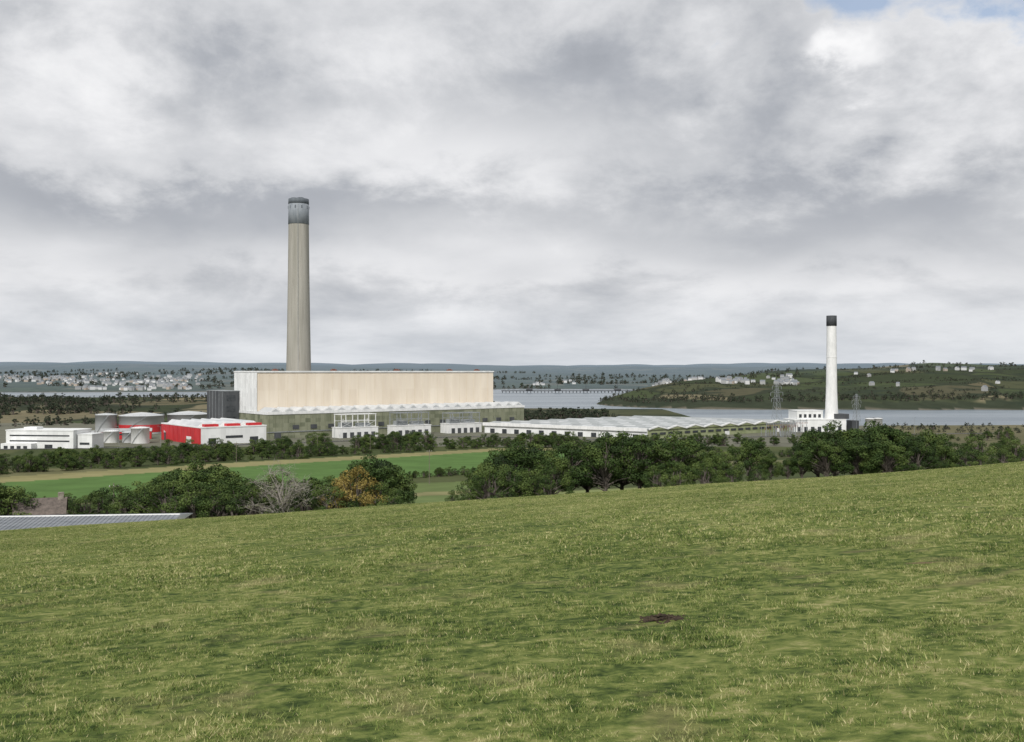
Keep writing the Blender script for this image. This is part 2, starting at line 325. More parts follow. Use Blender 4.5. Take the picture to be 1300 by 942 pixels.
def tree_mesh(name,seed,W=1.0,trunk=.28,nc=34,nl=210,ls=.30,lm=None,bk=None,low=False,lean=.0,bare=False):
    g=np.random.default_rng(seed); R=random.Random(seed); q=MB()
    Ht=10.0; cen=[]; tries=0
    z0=.6 if low else Ht*trunk
    while len(cen)<nc and tries<5000:
        tries+=1
        t=g.uniform(0,1); zz=z0+t*(Ht-z0-.8)
        prof=(math.sin(min(1,(t*.85+.22))*math.pi)**.55) if not low else (1-t**2.2*.75)
        a=g.uniform(0,2*np.pi); rad=4.2*W*prof*math.sqrt(g.uniform(.12,1))*(1+.22*math.sin(2*a+seed)+.15*math.sin(5*a+seed*2))
        p=np.array([math.cos(a)*rad+lean*t*3,math.sin(a)*rad,zz])
        if all(np.linalg.norm(p-c)>.95 for c in cen): cen.append(p)
    th_=.30*W
    stems=[(0,0)] if not low else [(0,0),(.8,.5),(-.7,.6),(.2,-.9)]
    for sx,sy in stems:
        prev=Vector((sx,sy,-.6)); rads=th_
        for k in range(1,6):
            cur=Vector((sx*1.2+R.uniform(-.25,.25)+lean*k*.35,sy*1.2+R.uniform(-.25,.25),k*Ht*.13)); q.strut(prev,cur,rads,1,7,rads*.82); prev=cur; rads*=.82
    for c in cen:
        k=R.uniform(.25,.62)*c[2]; s=Vector((lean*k*.27,0,k)); e=Vector(c); mid=s.lerp(e,.5)+Vector((R.uniform(-.3,.3),R.uniform(-.3,.3),R.uniform(-.1,.5)))
        q.strut(s,mid,.13*W,1,5,.075); q.strut(mid,e,.075,1,4,.03)
        if bare:
            for _ in range(14):
                e2=e+Vector((R.gauss(0,1),R.gauss(0,1),R.gauss(.3,.8)))*.9; q.strut(e,e2,.035,1,3,.012)
                for _ in range(2):
                    e3=e2+Vector((R.gauss(0,1),R.gauss(0,1),R.gauss(.2,.8)))*.45; q.strut(e2,e3,.016,1,3,.008)
    nb=len(q.v)
    VV=[];TT=[]
    for c in cen:
        cr=g.uniform(.75,1.35); n=int(nl*(cr**2)*g.uniform(.7,1.1)); br=g.uniform(0,1)
        d=g.normal(size=(n,3)); d/=np.linalg.norm(d,axis=1)[:,None]
        P=c+d*(cr*np.cbrt(g.uniform(.15,1,n)))[:,None]*np.array([1.1,1.1,.75])
        nrm=d+g.normal(size=(n,3))*.55+np.array([0,0,.25]); nrm/=np.linalg.norm(nrm,axis=1)[:,None]
        a=np.cross(nrm,g.normal(size=(n,3))); a/=np.linalg.norm(a,axis=1)[:,None]; bb=np.cross(nrm,a)
        s=(ls*g.uniform(.55,1.25,n))[:,None]
        VV.append(np.stack([P-a*s*.5,P-bb*s*.36,P+a*s*.5,P+bb*s*.36],1).reshape(-1,3))
        TT.append(np.repeat(np.clip(.62*br+.38*g.uniform(0,1,n),0,1),4))
    VV=np.concatenate(VV); TT=np.concatenate(TT)
    VV[:,2]=np.maximum(VV[:,2],.02)
    m=len(VV)//4
    me=bpy.data.meshes.new(name); me.from_pydata(q.v+VV.tolist(),[],q.f+(np.arange(m*4).reshape(-1,4)+nb).tolist())
    me.materials.append(lm or leaf); me.materials.append(bk or bark)
    me.polygons.foreach_set('material_index',q.m+[0]*m)
    t=np.ones((nb+m*4,4)); t[:nb,0]=.5; t[nb:,0]=TT
    k=me.color_attributes.new('tint','FLOAT_COLOR','POINT'); k.data.foreach_set('color',t.ravel()); me.update()
    return me
TM=[tree_mesh('oak_a',11,1.15,.26,44,230),tree_mesh('oak_b',23,1.3,.22,48,230),tree_mesh('oak_c',37,1.0,.2,38,230),tree_mesh('oak_d',41,1.2,.3,44,230,lean=.35),tree_mesh('oak_e',59,1.1,.14,42,230)]
BM=[tree_mesh('bush_a',71,1.5,nc=40,nl=190,low=True),tree_mesh('bush_b',83,1.25,nc=34,nl=190,low=True),tree_mesh('bush_c',97,1.8,nc=48,nl=170,low=True)]
YM=tree_mesh('tree_turning',101,1.2,.2,30,170,lm=leafy); GM=tree_mesh('tree_sparse',113,1.3,.18,30,40,.22,lm=leafg,bk=barkp,bare=True)
FM=[tree_mesh('wood_%d'%i,200+i,1.3,nc=16,nl=38,ls=.95,lm=leaff,low=True) for i in range(4)]
def survey(u,s,d):
    """bearing tangent, depression tangent, distance -> x,y,crown top z"""
    return u*d,d,EYE-s*d
def tree(name,me,x,y,h,wide=1.0):
    ob=bpy.data.objects.new(name,me); sc.collection.objects.link(ob)
    k=h/10.0; ob.scale=(k*wide,k*wide,k); ob.rotation_euler[2]=random.uniform(0,6.28); ob.location=(x,y,gz(x,y)-.15); return ob
def T_(px,py,d,kind='t',wide=1.0,name='oak_tree',me=None):
    x,y,z=survey((px-650)/1264,(py-471)/1264,d); h=max(2.2,(z-gz(x,y))*1.08)
    me=me or (random.choice(TM) if kind=='t' else random.choice(BM))
    return tree(name,me,x,y,h,wide)
for px,py,d,w in [(612,587,205,.8),(634,574,215,1.0),(656,562,205,1.1),(678,562,222,1.1),(702,572,200,.9),(724,558,215,1.05),(745,563,225,1.0),(768,551,205,1.05),(790,547,218,1.0),(812,549,205,1.05),
      (835,558,212,1.0),(858,549,200,1.1),(880,555,210,1.0),(902,570,200,.9),(922,572,190,.85),(950,558,215,1.0),(978,576,210,.8),(1000,582,205,.8)]:
    T_(px,py,d,wide=w)
for px,py,d in [(622,594,188),(648,592,192),(672,594,192),(695,596,190),(835,588,186),(860,585,184),(895,586,182),(930,594,178),(962,590,185)]:
    T_(px,py,d,'b',1.0,'thorn_bush')
for px,py,d,w in [(1018,561,205,.85),(1038,546,210,1.05),(1060,536,204,1.1),(1085,543,212,1.1),(1108,536,205,1.1),(1130,541,200,1.05),(1155,546,208,1.0),(1178,546,215,1.05),(1196,558,205,.8),(1050,558,192,1.1),(1090,556,190,1.1),(1125,558,188,1.1),(1165,560,195,1.0)]:
    T_(px,py,d,wide=w)
for px,py,d in [(1218,563,330),(1240,552,330),(1268,563,340),(1290,556,330),(1314,563,330),(1330,556,320),(1225,570,300),(1275,571,290),(1312,571,290),(1208,576,215),(1246,577,230),(1300,573,220)]:
    T_(px,py,d,'b',1.2,'thorn_bush')
for px,py,d,w in [(205,601,200,1.0),(228,593,205,1.1),(250,586,200,1.15),(272,590,206,1.15),(292,604,200,1.0),(470,579,196,1.0),(488,588,200,1.0),(400,607,192,1.0),(318,609,205,1.0),(345,602,222,1.0),(420,603,215,.9)]:
    T_(px,py,d,wide=w)
for px,py,d in [(130,620,210),(158,617,206),(183,612,200),(215,612,186),(245,614,184),(275,614,184),(300,617,182),(325,618,182),(385,620,180),(420,619,178),(480,613,180),(496,622,178),(108,630,205),(88,634,205)]:
    T_(px,py,d,'b',1.1,'thorn_bush')
T_(358,592,180,me=GM,name='ash_tree',wide=1.1)
T_(455,592,180,me=YM,name='maple_tree',wide=.95); T_(436,604,184,me=YM,name='maple_tree',wide=.8)
T_(8,614,185,'b',1.2,'thorn_bush'); T_(25,622,190,'b',.9,'thorn_bush'); T_(-20,608,185,'t',1.2)
for px,py,d in [(598,608,262),(575,622,240)]: T_(px,py,d,'b',.9,'thorn_bush')
kitb=bpy.data.collections.new('hedge_kit')
for i,m in enumerate(BM+TM[2:]): kitb.objects.link(bpy.data.objects.new('hedge_plant_%d'%i,m))
kitf=bpy.data.collections.new('wood_kit')
for i,m in enumerate(FM): kitf.objects.link(bpy.data.objects.new('wood_plant_%d'%i,m))
def mass(name,pts,kit,nk):
    P=np.array([(p[0],p[1]) for p in pts]); h=np.array([p[2] for p in pts]); z=height(P[:,0],P[:,1])
    k=z>.5; P=P[k];h=h[k];z=z[k];n=len(P)
    rot=np.zeros((n,3)); rot[:,2]=rng.uniform(0,6.28,n)
    scatter(name,np.stack([P[:,0],P[:,1],z-.2],-1),rot,h/10.0,rng.integers(0,nk,n),kit)
def along(P,step,jit,hm,hM,gap=0):
    out=[]
    for a,b in zip(P[:-1],P[1:]):
        a=np.array(a,float); b=np.array(b,float); n=max(1,int(np.linalg.norm(b-a)/step))
        for i in range(n):
            if random.random()<gap: continue
            p=a+(b-a)*(i+random.random())/n
            cl=.72+.5*abs(math.sin(p[0]/17.0)+.6*math.sin(p[1]/29.0+1))
            out.append((p[0]+random.gauss(0,jit),p[1]+random.gauss(0,jit),random.uniform(hm,hM)*min(cl,1.35)))
    return out
pts=along([(-290,420),(-250,478),(-150,600),(-15,738),(60,735)],3.6,4.5,3,8.5,.12)
pts+=along([(-300,470),(-262,520),(-215,575)],3.5,9,6,11)
pts+=along([(-255,545),(-195,620),(-150,660)],3.5,7,7,12)
pts+=along([(-185,640),(-120,700),(-40,760),(20,780)],4.5,9,5,11,.12)
pts+=along([(20,760),(150,760),(260,760)],5,14,6,9)
pts+=along([(-54,430),(-30,455),(-4,480),(40,505)],3,1.2,2,3.6)
pts+=along([(-128,340),(-100,372),(-54,430)],3,1.5,1.6,3,.2)
pts+=along([(-170,305),(-128,340)],2.5,1.5,2,3.5)
pts+=along([(60,690),(120,640),(200,600)],5,6,5,9)
pts+=along([(250,790),(330,830),(470,830)],6,14,4,8)
pts+=along([(330,700),(480,690)],6,10,4,8)
mass('hedgerow',pts,kitb,6)
pts=[]
def ur(u0,u1,d0,d1,n,hm,hM):
    for _ in range(n):
        d=random.uniform(d0,d1); pts.append((random.uniform(u0,u1)*d,d,random.uniform(hm,hM)))
for d,u0,u1 in [(1080,-.56,-.30),(1250,-.62,-.30),(1420,-.6,-.36),(1700,-.6,-.28),(1900,-.6,-.26)]:
    pts+=along([(u0*d,d-60),((u0+u1)/2*d,d+40),(u1*d,d-20)],7,14,6,11,.12)
ur(-.6,-.42,1250,1700,150,8,13); ur(-.42,-.3,960,1050,40,5,9); ur(-.55,-.28,2050,2250,90,4,7)
pts+=along([(5,1180),(60,1230),(125,1180)],4,12,8,13); ur(.01,.095,1150,1350,120,6,11)
pts+=along([(150,1110),(230,1090)],8,6,3,5,.3)
ur(.38,.56,930,1080,60,2,5); pts+=along([(370,990),(450,1000),(600,990)],8,8,3,6,.2)
for _ in range(520):
    u=random.uniform(.088,.6); d=np.interp(u,[.09,.13,.2,.3,2],[1850,1700,1640,1630,1600])+abs(random.gauss(0,40))+15; pts.append((u*d,d,random.uniform(3,8)))
for k in range(30):
    d=random.uniform(1750,2500); u=random.uniform(.12,.5); du=random.uniform(.04,.14)
    pts+=along([(u*d,d),((u+du)*d,d+random.uniform(-60,180))],7,3,2.5,4.5,.15)
ur(.14,.29,2250,2500,130,5,9); ur(.29,.55,2400,2600,40,6,10); ur(.11,.20,1750,2000,60,4,7)
for k in range(90):
    d=random.uniform(3000,5400); u=random.uniform(-.6,.14); du=random.uniform(.02,.09)
    pts+=along([(u*d,d),((u+du)*d,d+random.uniform(-90,90))],14,14,8,15,.1)
mass('distant_woodland',pts,kitf,4)

# ------------------------------------------------------------ building materials
white=clad('white_cladding',(.64,.65,.64),(.81,.82,.81),4,.5,4,.25)
whitet=surf('white_paint',(.66,.67,.66),(.82,.82,.81),(.3,.3,.1),.5)
beige=clad('beige_cladding',(.69,.60,.48),(.80,.72,.60),9,.6,14,.16)
olive=clad('olive_cladding',(.14,.155,.10),(.26,.27,.19),5,.6,3.6,.5)
olive2=clad('green_cladding',(.19,.22,.11),(.30,.33,.19),6,.6,3,.45)
dark=surf('dark_cladding',(.05,.055,.06),(.09,.095,.10),(.1,.1,.03),.6)
roofg=surf('roof_sheet',(.30,.31,.31),(.42,.43,.43),(.05,.05,.1),.7)
roofl=surf('roof_light',(.42,.44,.45),(.60,.61,.61),(.04,.04,.1),.6)
roofw=surf('workshop_roof',(.26,.28,.28),(.38,.40,.40),(.03,.03,.1),.7)
steel=surf('galvanised_steel',(.22,.24,.25),(.38,.40,.41),(.5,.5,.5),.5,metal=.3)
glass=surf('dark_glazing',(.03,.035,.04),(.07,.075,.08),(.5,.5,.5),.25)
red=surf('red_cladding',(.42,.025,.03),(.55,.04,.045),(.15,.15,.08),.5)
rust=surf('red_brown_steel',(.16,.07,.05),(.24,.11,.08),(.3,.3,.3),.7)
conc=surf('chimney_concrete',(.29,.28,.24),(.40,.385,.34),(.25,.25,.012),.85,((.5,.5,.02),.56,(.24,.225,.195)))
capm=surf('chimney_cap',(.20,.225,.25),(.28,.305,.33),(.3,.3,.1),.7)
capd=surf('chimney_cap_dark',(.10,.115,.13),(.14,.16,.18),(.3,.3,.1),.7)
capk=surf('black_cap',(.04,.045,.05),(.07,.075,.08),(.3,.3,.1),.7)
wood=surf('weathered_wood',(.12,.10,.08),(.22,.19,.16),(2,2,.3),.9)
stone=surf('stone_wall',(.16,.14,.11),(.32,.29,.24),(1.2,1.2,1.6),.9,bump=.05)
slate=surf('slate_roof',(.09,.075,.065),(.17,.14,.12),(1.5,1.5,1.5),.8,bump=.03)
tarmac=surf('tarmac',(.045,.045,.045),(.07,.07,.068),(.3,.3,.3),.9)

A=math.atan2(.622,.783); G=3.0
ps=empty('power_station',(-207,843,G),A)
q=MB(); q.box(0,280,0,83,-3,21.8,0); 
for i in range(48): q.box(i*280/48+1.2,i*280/48+1.5,-.35,-.003,0,21.7,0)
for i in range(14): q.box(-.35,-.003,i*6+1,i*6+1.3,0,21.7,0)
q.box(-.5,280.5,-.5,83,21.85,24.0,1); q.box(-.6,280.6,-.6,-.51,6.6,7.3,2)
q.build('turbine_hall',[olive,whitet,steel],ps)
q=MB()
N_=22
for i in range(N_):
    x0=1+i*278/N_; w=278/N_
    q.gable(x0+.4,x0+w-.4,-.2,22.5,24.05,27.7,0,'y',1)
    q.poly([(x0+2.6,-.26,24.4),(x0+w-2.6,-.26,24.4),(x0+w/2,-.26,26.7)],2)
q.build('roof_lights',[roofl,whitet,roofl],ps)
q=MB()
for i in range(16):
    x0=6+i*17; q.box(x0,x0+6,-.46,-.36,1 if i%4==0 else 9,6.2 if i%4==0 else 12.5,0)
for i in range(6): q.box(-.46,-.36,6+i*12,11+i*12,9,12.5,0)
q.build('doors_and_louvres',[dark],ps)
q=MB(); q.box(.6,258,23,70,24.1,57.6,0)
for i in range(29): q.box(3+i*8.85,3.2+i*8.85,22.8,22.997,24.1,57.5,0)
q.build('boiler_house',[beige],ps)
q=MB(); q.box(.1,.59,22.4,70.2,24.1,57.7,0)
for i in range(8): q.box(-.15,.097,25+i*6,25.3+i*6,24.1,57.6,0)
q.box(-.3,258.5,22.2,70.5,57.8,59.0,0)
q.build('end_wall_and_parapet',[white],ps)
q=MB(); q.box(2,256,24,69,59.003,59.2,0)
for x0 in (78,146,208,242,20): 
    q.box(x0,x0+4,30,35,59.2,60.4,1); q.box(x0+1,x0+3,31,34,60.4,61.0,1)
q.build('roof_plant',[roofg,rust],ps)
q=MB(); q.box(-15,-.4,58,96,-3,41,0); q.box(-15.3,-.3,57.7,96.3,41.01,41.6,1)
for i in range(5): q.box(-15.25,-15.003,60+i*7.5,60.4+i*7.5,0,41,1)
for k in range(4): q.box(-12,-4,57.8,57.99,4+k*9.5,9+k*9.5,2)
q.build('service_tower',[dark,steel,glass],ps)
q=MB(); q.box(3,277,71,83,24.1,30,0); q.build('rear_bay',[roofg],ps)
for L0,hh in ((73,20),(129,20),(187,18.5)):
    tb=empty('transformer_house',(-207+.783*L0+.622*20,843+.622*L0-.783*20,gz(-207+.783*L0,843+.622*L0)),A)
    q=MB(); q.box(-19,19,-7,7,-2,8.6,0); q.box(-19.3,19.3,-7.3,7.3,8.62,9.2,0)
    q.build('blockwork',[whitet],tb)
    q=MB(); 
    for i in range(5): q.box(-16+i*7,-12.2+i*7,-7.15,-7.003,0,4.8,0)
    q.box(-15,-5,-4,4,9.25,13.2,1); q.box(2,13,-4,4,9.25,12.4,1)
    for i in range(9): q.box(-14.6+i*1.1,-14.3+i*1.1,-4.5,-4.02,9.6,12.9,1)
    q.build('doors_and_tanks',[dark,steel],tb)
    q=MB()
    for xx in (-17,-6,6,17):
        for yy in (-6,6): q.box(xx-.28,xx+.28,yy-.28,yy+.28,9.2,hh,0)
    for yy in (-6,6): q.box(-17.6,17.6,yy-.4,yy+.4,hh+.003,hh+.7,0); q.box(-17.5,17.5,yy-.18,yy+.18,14.3,14.7,0)
    for xx in (-17,-6,6,17): q.box(xx-.3,xx+.3,-5.58,5.58,hh+.01,hh+.6,0)
    for xx in (-12,-9,9,12): q.strut((xx,0,13),(xx,0,16.4),.35,0,8,.2)
    for a_,b_ in ((-17,-6),(6,17)):
        q.strut((a_,-6,9.3),(b_,-6,14.3),.12); q.strut((b_,-6,9.3),(a_,-6,14.3),.12)
    q.build('gantry',[whitet if L0<100 else steel],tb)
ch=empty('power_station_chimney',(-210,980,G),0)
q=MB(); q.lathe([(14.0,-3),(13.6,12),(12.0,60),(11.2,100),(10.4,150),(9.9,203)],64); q.build('shaft',[conc],ch,True)
q=MB(); q.lathe([(9.9,203.05),(10.1,203.1),(9.95,222.8),(9.7,222.9)],64); q.build('upper_band',[capm],ch,True)
q=MB(); q.lathe([(9.8,222.95),(10.05,223),(9.9,228),(9.2,228.1),(9.0,224)],64); q.build('cap',[capd],ch,True)
q=MB(); 
for k in range(10):
    t=k*math.pi/5+.2; q.box(9.75*math.cos(t)-.5,9.75*math.cos(t)+.5,9.75*math.sin(t)-.5,9.75*math.sin(t)+.5,218.4,221,0)
for k in range(4):
    t=k*math.pi/2+.6; q.lathe([(3.2,221),(3.2,228.9),(2.8,229),(2.7,222)],20,4.6*math.cos(t),4.6*math.sin(t),1)
q.build('vents_and_flues',[capd,capd],ch)
q=MB(); q.strut((2,-11.9,60),(1.4,-10.0,222),.2); q.build('ladder_run',[steel],ch)
c2=empty('gas_turbine_chimney',(312.3,973,G),0)
q=MB(); q.lathe([(7.2,-2),(7,10),(6.0,22),(5.3,40),(4.9,70),(4.6,103)],48); q.build('shaft',[whitet],c2,True)
q=MB(); q.lathe([(4.6,103.02),(4.95,103.1),(4.9,113),(4.4,113.1),(4.2,108)],48); q.build('cap',[capk],c2,True)
q=MB()
for z_ in (72,): q.lathe([(4.9,z_),(5.15,z_+.1),(5.15,z_+.4),(4.9,z_+.5)],32)
q.build('galleries',[whitet],c2)
gt=empty('gas_turbine_house',(270,952,G),.12)
q=MB(); q.box(0,52,0,26,-2,12.0,0); q.box(-.3,52.3,-.3,26.3,12.02,12.7,0)
q.box(4,30,3,24,12.75,20.5,0); q.poly([(4,3,20.55),(30,3,20.55),(30,24,20.55),(4,24,20.55)],3)
q.box(3.7,30.3,2.7,24.3,20.6,21.1,0)
q.box(44,56,2,20,12.75,17.5,1); q.box(60,67,4,16,-2,11,1)
for i in range(7): q.box(3+i*6.8,6.5+i*6.8,-.12,-.003,1,5.5,2)
for i in range(5): q.box(6+i*4.8,8.6+i*4.8,2.85,2.997,14.2,17.5,2)
q.build('halls',[white,dark,glass,roofg],gt)
RV=Vector((167,133,0)); LV=Vector((-140.5,97,0))
lw=empty('workshop_building',(114.7,843,G),0)
def Pq(s,t,z): v=RV*s+LV*t; return (v.x,v.y,z)
q=MB(); e0=9.0
q.poly([Pq(0,0,-2),Pq(0,1,-2),Pq(0,1,e0),Pq(0,0,e0)],1); q.poly([Pq(1,0,-2),Pq(0,0,-2),Pq(0,0,e0),Pq(1,0,e0)],0)
q.poly([Pq(1,1,-2),Pq(1,0,-2),Pq(1,0,e0),Pq(1,1,e0)],1); q.poly([Pq(0,1,-2),Pq(1,1,-2),Pq(1,1,e0),Pq(0,1,e0)],0)
q.build('walls',[olive2,white],lw)
q=MB(); NB=9; o=-.006
for i in range(NB):
    a=i/NB; b_=(i+1)/NB; m_=(a+b_)/2; z0=e0+.02; z1=e0+2.4
    q.poly([Pq(a,o,z0),Pq(b_,o,z0),Pq(m_,o,z1)][::-1],0)
    q.poly([Pq(a,o,z0),Pq(m_,o,z1),Pq(m_,1.005,z1),Pq(a,1.005,z0)],1); q.poly([Pq(m_,o,z1),Pq(b_,o,z0),Pq(b_,1.005,z0),Pq(m_,1.005,z1)],1)
    for (s0,za,s1,zb) in ((a,z0,m_,z1),(m_,z1,b_,z0)):
        q.poly([Pq(s0,o-.002,za-.2),Pq(s1,o-.002,zb-.2),Pq(s1,o-.002,zb+.9),Pq(s0,o-.002,za+.9)],2)
        q.poly([Pq(s0,o-.002,za+.9),Pq(s1,o-.002,zb+.9),Pq(s1,o+.006,zb+.9),Pq(s0,o+.006,za+.9)],2)
    for k in range(7):
        t0=.08+k*.13; f0=a+(m_-a)*.3; f1=a+(m_-a)*.7
        q.poly([Pq(f0,t0,z0+.3*2.4+.1),Pq(f1,t0,z0+.7*2.4+.1),Pq(f1,t0+.07,z0+.7*2.4+.1),Pq(f0,t0+.07,z0+.3*2.4+.1)],3)
q.poly([Pq(-.008,-.005,e0-1.4),Pq(-.008,1.005,e0-1.4),Pq(-.008,1.005,e0+1.5),Pq(-.008,-.005,e0+1.5)],2)
q.poly([Pq(-.008,-.005,e0+1.5),Pq(-.008,1.005,e0+1.5),Pq(.004,1.005,e0+1.5),Pq(.004,-.005,e0+1.5)],2)
q.build('multi_gable_roof',[olive2,roofw,whitet,roofl],lw)
q=MB()
for i in range(12):
    t=.05+i*.08; q.poly([Pq(-.002,t,1),Pq(-.002,t+.03,1),Pq(-.002,t+.03,5),Pq(-.002,t,5)],0)
for i in range(20):
    s=.02+i*.049; q.poly([Pq(s,-.003,4.6),Pq(s+.034,-.003,4.6),Pq(s+.034,-.003,6.4),Pq(s,-.003,6.4)],0)
for s in (.12,.47,.83): q.poly([Pq(s,-.003,0),Pq(s+.03,-.003,0),Pq(s+.03,-.003,4.3),Pq(s,-.003,4.3)],1)
q.build('doors_and_windows',[glass,whitet],lw)
rb=empty('red_and_white_building',(-240.6,770,gz(-240,790)-.5),A)
q=MB(); q.box(0,54,0,88,-2,13.4,0); q.poly([(-.12,-.1,-2),(-.12,88,-2),(-.12,88,13.4),(-.12,-.1,13.4)][::-1],1)
q.box(-.3,54.3,-.3,88.3,13.42,14.3,0)
q.build('hall',[white,red],rb)
q=MB()
for i in range(6): q.gable(2+i*8.6,9.6+i*8.6,12,80,14.33,17.4,2,'y',0)
for i in range(3): q.box(4+i*18,15+i*18,2,8,14.33,16.2,1)
for i in range(9): q.box(-.3,-.125,3+i*9.4,3.5+i*9.4,-1,13.3,1)
q.box(6,12,-.15,-.003,0,5.5,3); q.box(20,34,-.15,-.003,5,7,3); q.box(40,47,-.15,-.003,0,5.5,3)
q.box(-.33,-.13,20,30,0,6,0)
q.build('roof_and_doors',[whitet,red,roofl,glass],rb)
wb=empty('white_office_building',(-367,722,gz(-345,735)),-.12)
q=MB(); q.box(0,52,0,24,-3,13.0,0); q.box(-.3,52.3,-.3,24.3,13.02,13.7,0); q.box(53,64,4,20,-3,10.2,0); q.box(52.8,64.3,3.7,20.3,10.22,10.8,0)
q.box(10,20,6,14,13.7,15.4,0)
q.box(0.6,24,-7,-.01,-3,4.2,0)
for k in range(2):
    q.box(3,49,-.14,-.003,5.2+k*3.9,6.2+k*3.9,1)
for i in range(4): q.box(3+i*5,6+i*5,-7.12,-7.003,-.5,2.6,1)
q.box(30,36,-.14,-.003,-2,3.2,1); q.box(54.5,62,3.85,3.997,3,4.6,1)
q.build('block',[white,glass],wb)
def tank(x,y,r,h,m1,band=None,name='storage_tank'):
    e=empty(name,(x,y,gz(x,y)),0)
    q=MB(); q.lathe([(r,-1.5),(r,h),(r+.25,h+.02),(r+.25,h+.4),(r*.98,h+.45),(r*.5,h+r*.09+.4),(.05,h+r*.14+.4)],48); q.build('shell',[m1],e,True)
    q=MB()
    for i in range(24):
        t=2*math.pi*i/24; t2=2*math.pi*(i+1)/24
        q.strut((r*math.cos(t),r*math.sin(t),h+.4),(r*math.cos(t),r*math.sin(t),h+1.5),.06)
        q.strut((r*math.cos(t),r*math.sin(t),h+1.5),(r*math.cos(t2),r*math.sin(t2),h+1.5),.06)
        tt=-2.2+i*.05; tu=tt+.05
        q.strut(((r+.5)*math.cos(tt),(r+.5)*math.sin(tt),h*i/24),((r+.5)*math.cos(tu),(r+.5)*math.sin(tu),h*(i+1)/24),.22)
    if band: q.lathe([(r+.04,h*.1),(r+.06,h*.1+.02),(r+.06,h*.1+band),(r+.04,h*.1+band+.02)],48,m=1)
    q.build('stairs_and_rail',[steel,red],e)
tank(-375,920,9.5,17.5,roofl); tank(-346,930,20,16.5,roofl,7); tank(-313,965,20,16.5,roofl); tank(-295,790,7,12,whitet); tank(-322,800,6,9,whitet)
tank(345,960,4.2,12,whitet); tank(355,966,4.2,12,whitet); tank(-308,800,5,8,roofl)
for (x_,y_,w_,m_) in ((-345,835,40,red),(-300,870,30,white),(-360,800,22,white),(-290,830,26,dark)):
    e=empty('plant_shed',(x_,y_,gz(x_,y_)),.3)
    q=MB(); q.box(0,w_,0,12,-2,6.5,0); q.gable(-.4,w_+.4,-.5,12.5,6.52,9,1,'x'); q.box(4,8,-.1,-.003,0,4.5,2); q.box(12,w_-3,-.1,-.003,3.5,4.8,2)
    q.build('shed',[m_,roofg,glass],e)
mline=surf('road_paint',(.7,.7,.68),(.8,.8,.78),(1,1,1),.6)
kerbm=surf('kerb_concrete',(.3,.3,.28),(.42,.41,.39),(1,1,1),.8)
def road(P,w):
    q=MB(); pts=[]
    for a,b in zip(P[:-1],P[1:]):
        for i in range(20): pts.append(Vector(a).lerp(Vector(b),i/20))
    pts.append(Vector(P[-1]))
    def row(p,dv,o,dz): x_=p.x+dv.x*o; y_=p.y+dv.y*o; return (x_,y_,gz(p.x,p.y)+dz)
    fr_=[]
    for i,p in enumerate(pts):
        t=(pts[min(i+1,len(pts)-1)]-pts[max(i-1,0)]).normalized(); fr_.append((p,Vector((t.y,-t.x))))
    for i in range(len(fr_)-1):
        (p,d),(p2,d2)=fr_[i],fr_[i+1]
        for o0,o1,z_,m_ in ((-w/2,w/2,.25,0),(-w/2-.4,-w/2,.37,1),(w/2,w/2+.4,.37,1)):
            q.poly([row(p,d,o0,z_),row(p,d,o1,z_),row(p2,d2,o1,z_),row(p2,d2,o0,z_)],m_)
        if i%2: q.poly([row(p,d,-.08,.254),row(p,d,.08,.254),row(p2,d2,.08,.254),row(p2,d2,-.08,.254)],2)
    q.build('access_road',[tarmac,kerbm,mline])
road([(-420,690),(-250,735),(-180,790),(-40,880),(80,830),(300,900),(460,930)],7)
def pylon(x,y,h,arm=9,name='electricity_pylon'):
    q=MB(); w0=h*.09; r=.14
    def wd(z): return w0*(1-z/h)*.85+.7
    lv=[0,.16,.30,.42,.53,.63,.72,.80,.88,1.0]
    for a,b in zip(lv[:-1],lv[1:]):
        za,zb_=a*h,b*h; wa,wb_=wd(za),wd(zb_)
        ca=[(-wa,-wa,za),(wa,-wa,za),(wa,wa,za),(-wa,wa,za)]; cb=[(-wb_,-wb_,zb_),(wb_,-wb_,zb_),(wb_,wb_,zb_),(-wb_,wb_,zb_)]
        for i in range(4):
            j=(i+1)%4; q.strut(ca[i],cb[i],r); q.strut(ca[i],cb[j],r*.6); q.strut(ca[j],cb[i],r*.6); q.strut(cb[i],cb[j],r*.6)
    for z_,l_ in ((.66,arm),(.79,arm*1.15),(.92,arm*.85)):
        for s in (-1,1):
            q.strut((0,-.7,z_*h),(s*l_,0,z_*h),r*.8); q.strut((0,.7,z_*h),(s*l_,0,z_*h),r*.8); q.strut((0,0,z_*h+3),(s*l_,0,z_*h),r*.8)
            q.strut((s*l_,0,z_*h),(s*l_,0,z_*h-3),.2)
    return q.build(name,[steel],loc=(x,y,gz(x,y)),rot=.5)
pylon(262,985,47,7); pylon(372,1075,34,6)
for (x_,y_) in ((225,880),(243,900),(262,925),(236,870)):
    q=MB()
    for xx in (0,9,18): q.strut((xx,0,-1),(xx,0,13),.3,0,6,.2); q.strut((xx,6,-1),(xx,6,9),.25,0,6,.2)
    q.strut((-1,0,11.5),(19,0,11.5),.3); q.strut((-1,0,10.4),(19,0,10.4),.2)
    for i in range(9): q.strut((i*2.2,0,10.4),(i*2.2+1.1,0,11.5),.1); q.strut((i*2.2+1,0,10.4),(i*2.2+1,0,8.6),.22,1,6)
    for i in range(5): q.strut((2+i*3.5,3,-1),(2+i*3.5,3,5.5),.3,0,6); q.strut((2+i*3.5,3,5.5),(2+i*3.5,3,8),.35,1,8,.2)
    q.build('substation_gantry',[steel,rust],loc=(x_,y_,gz(x_,y_)),rot=.6)
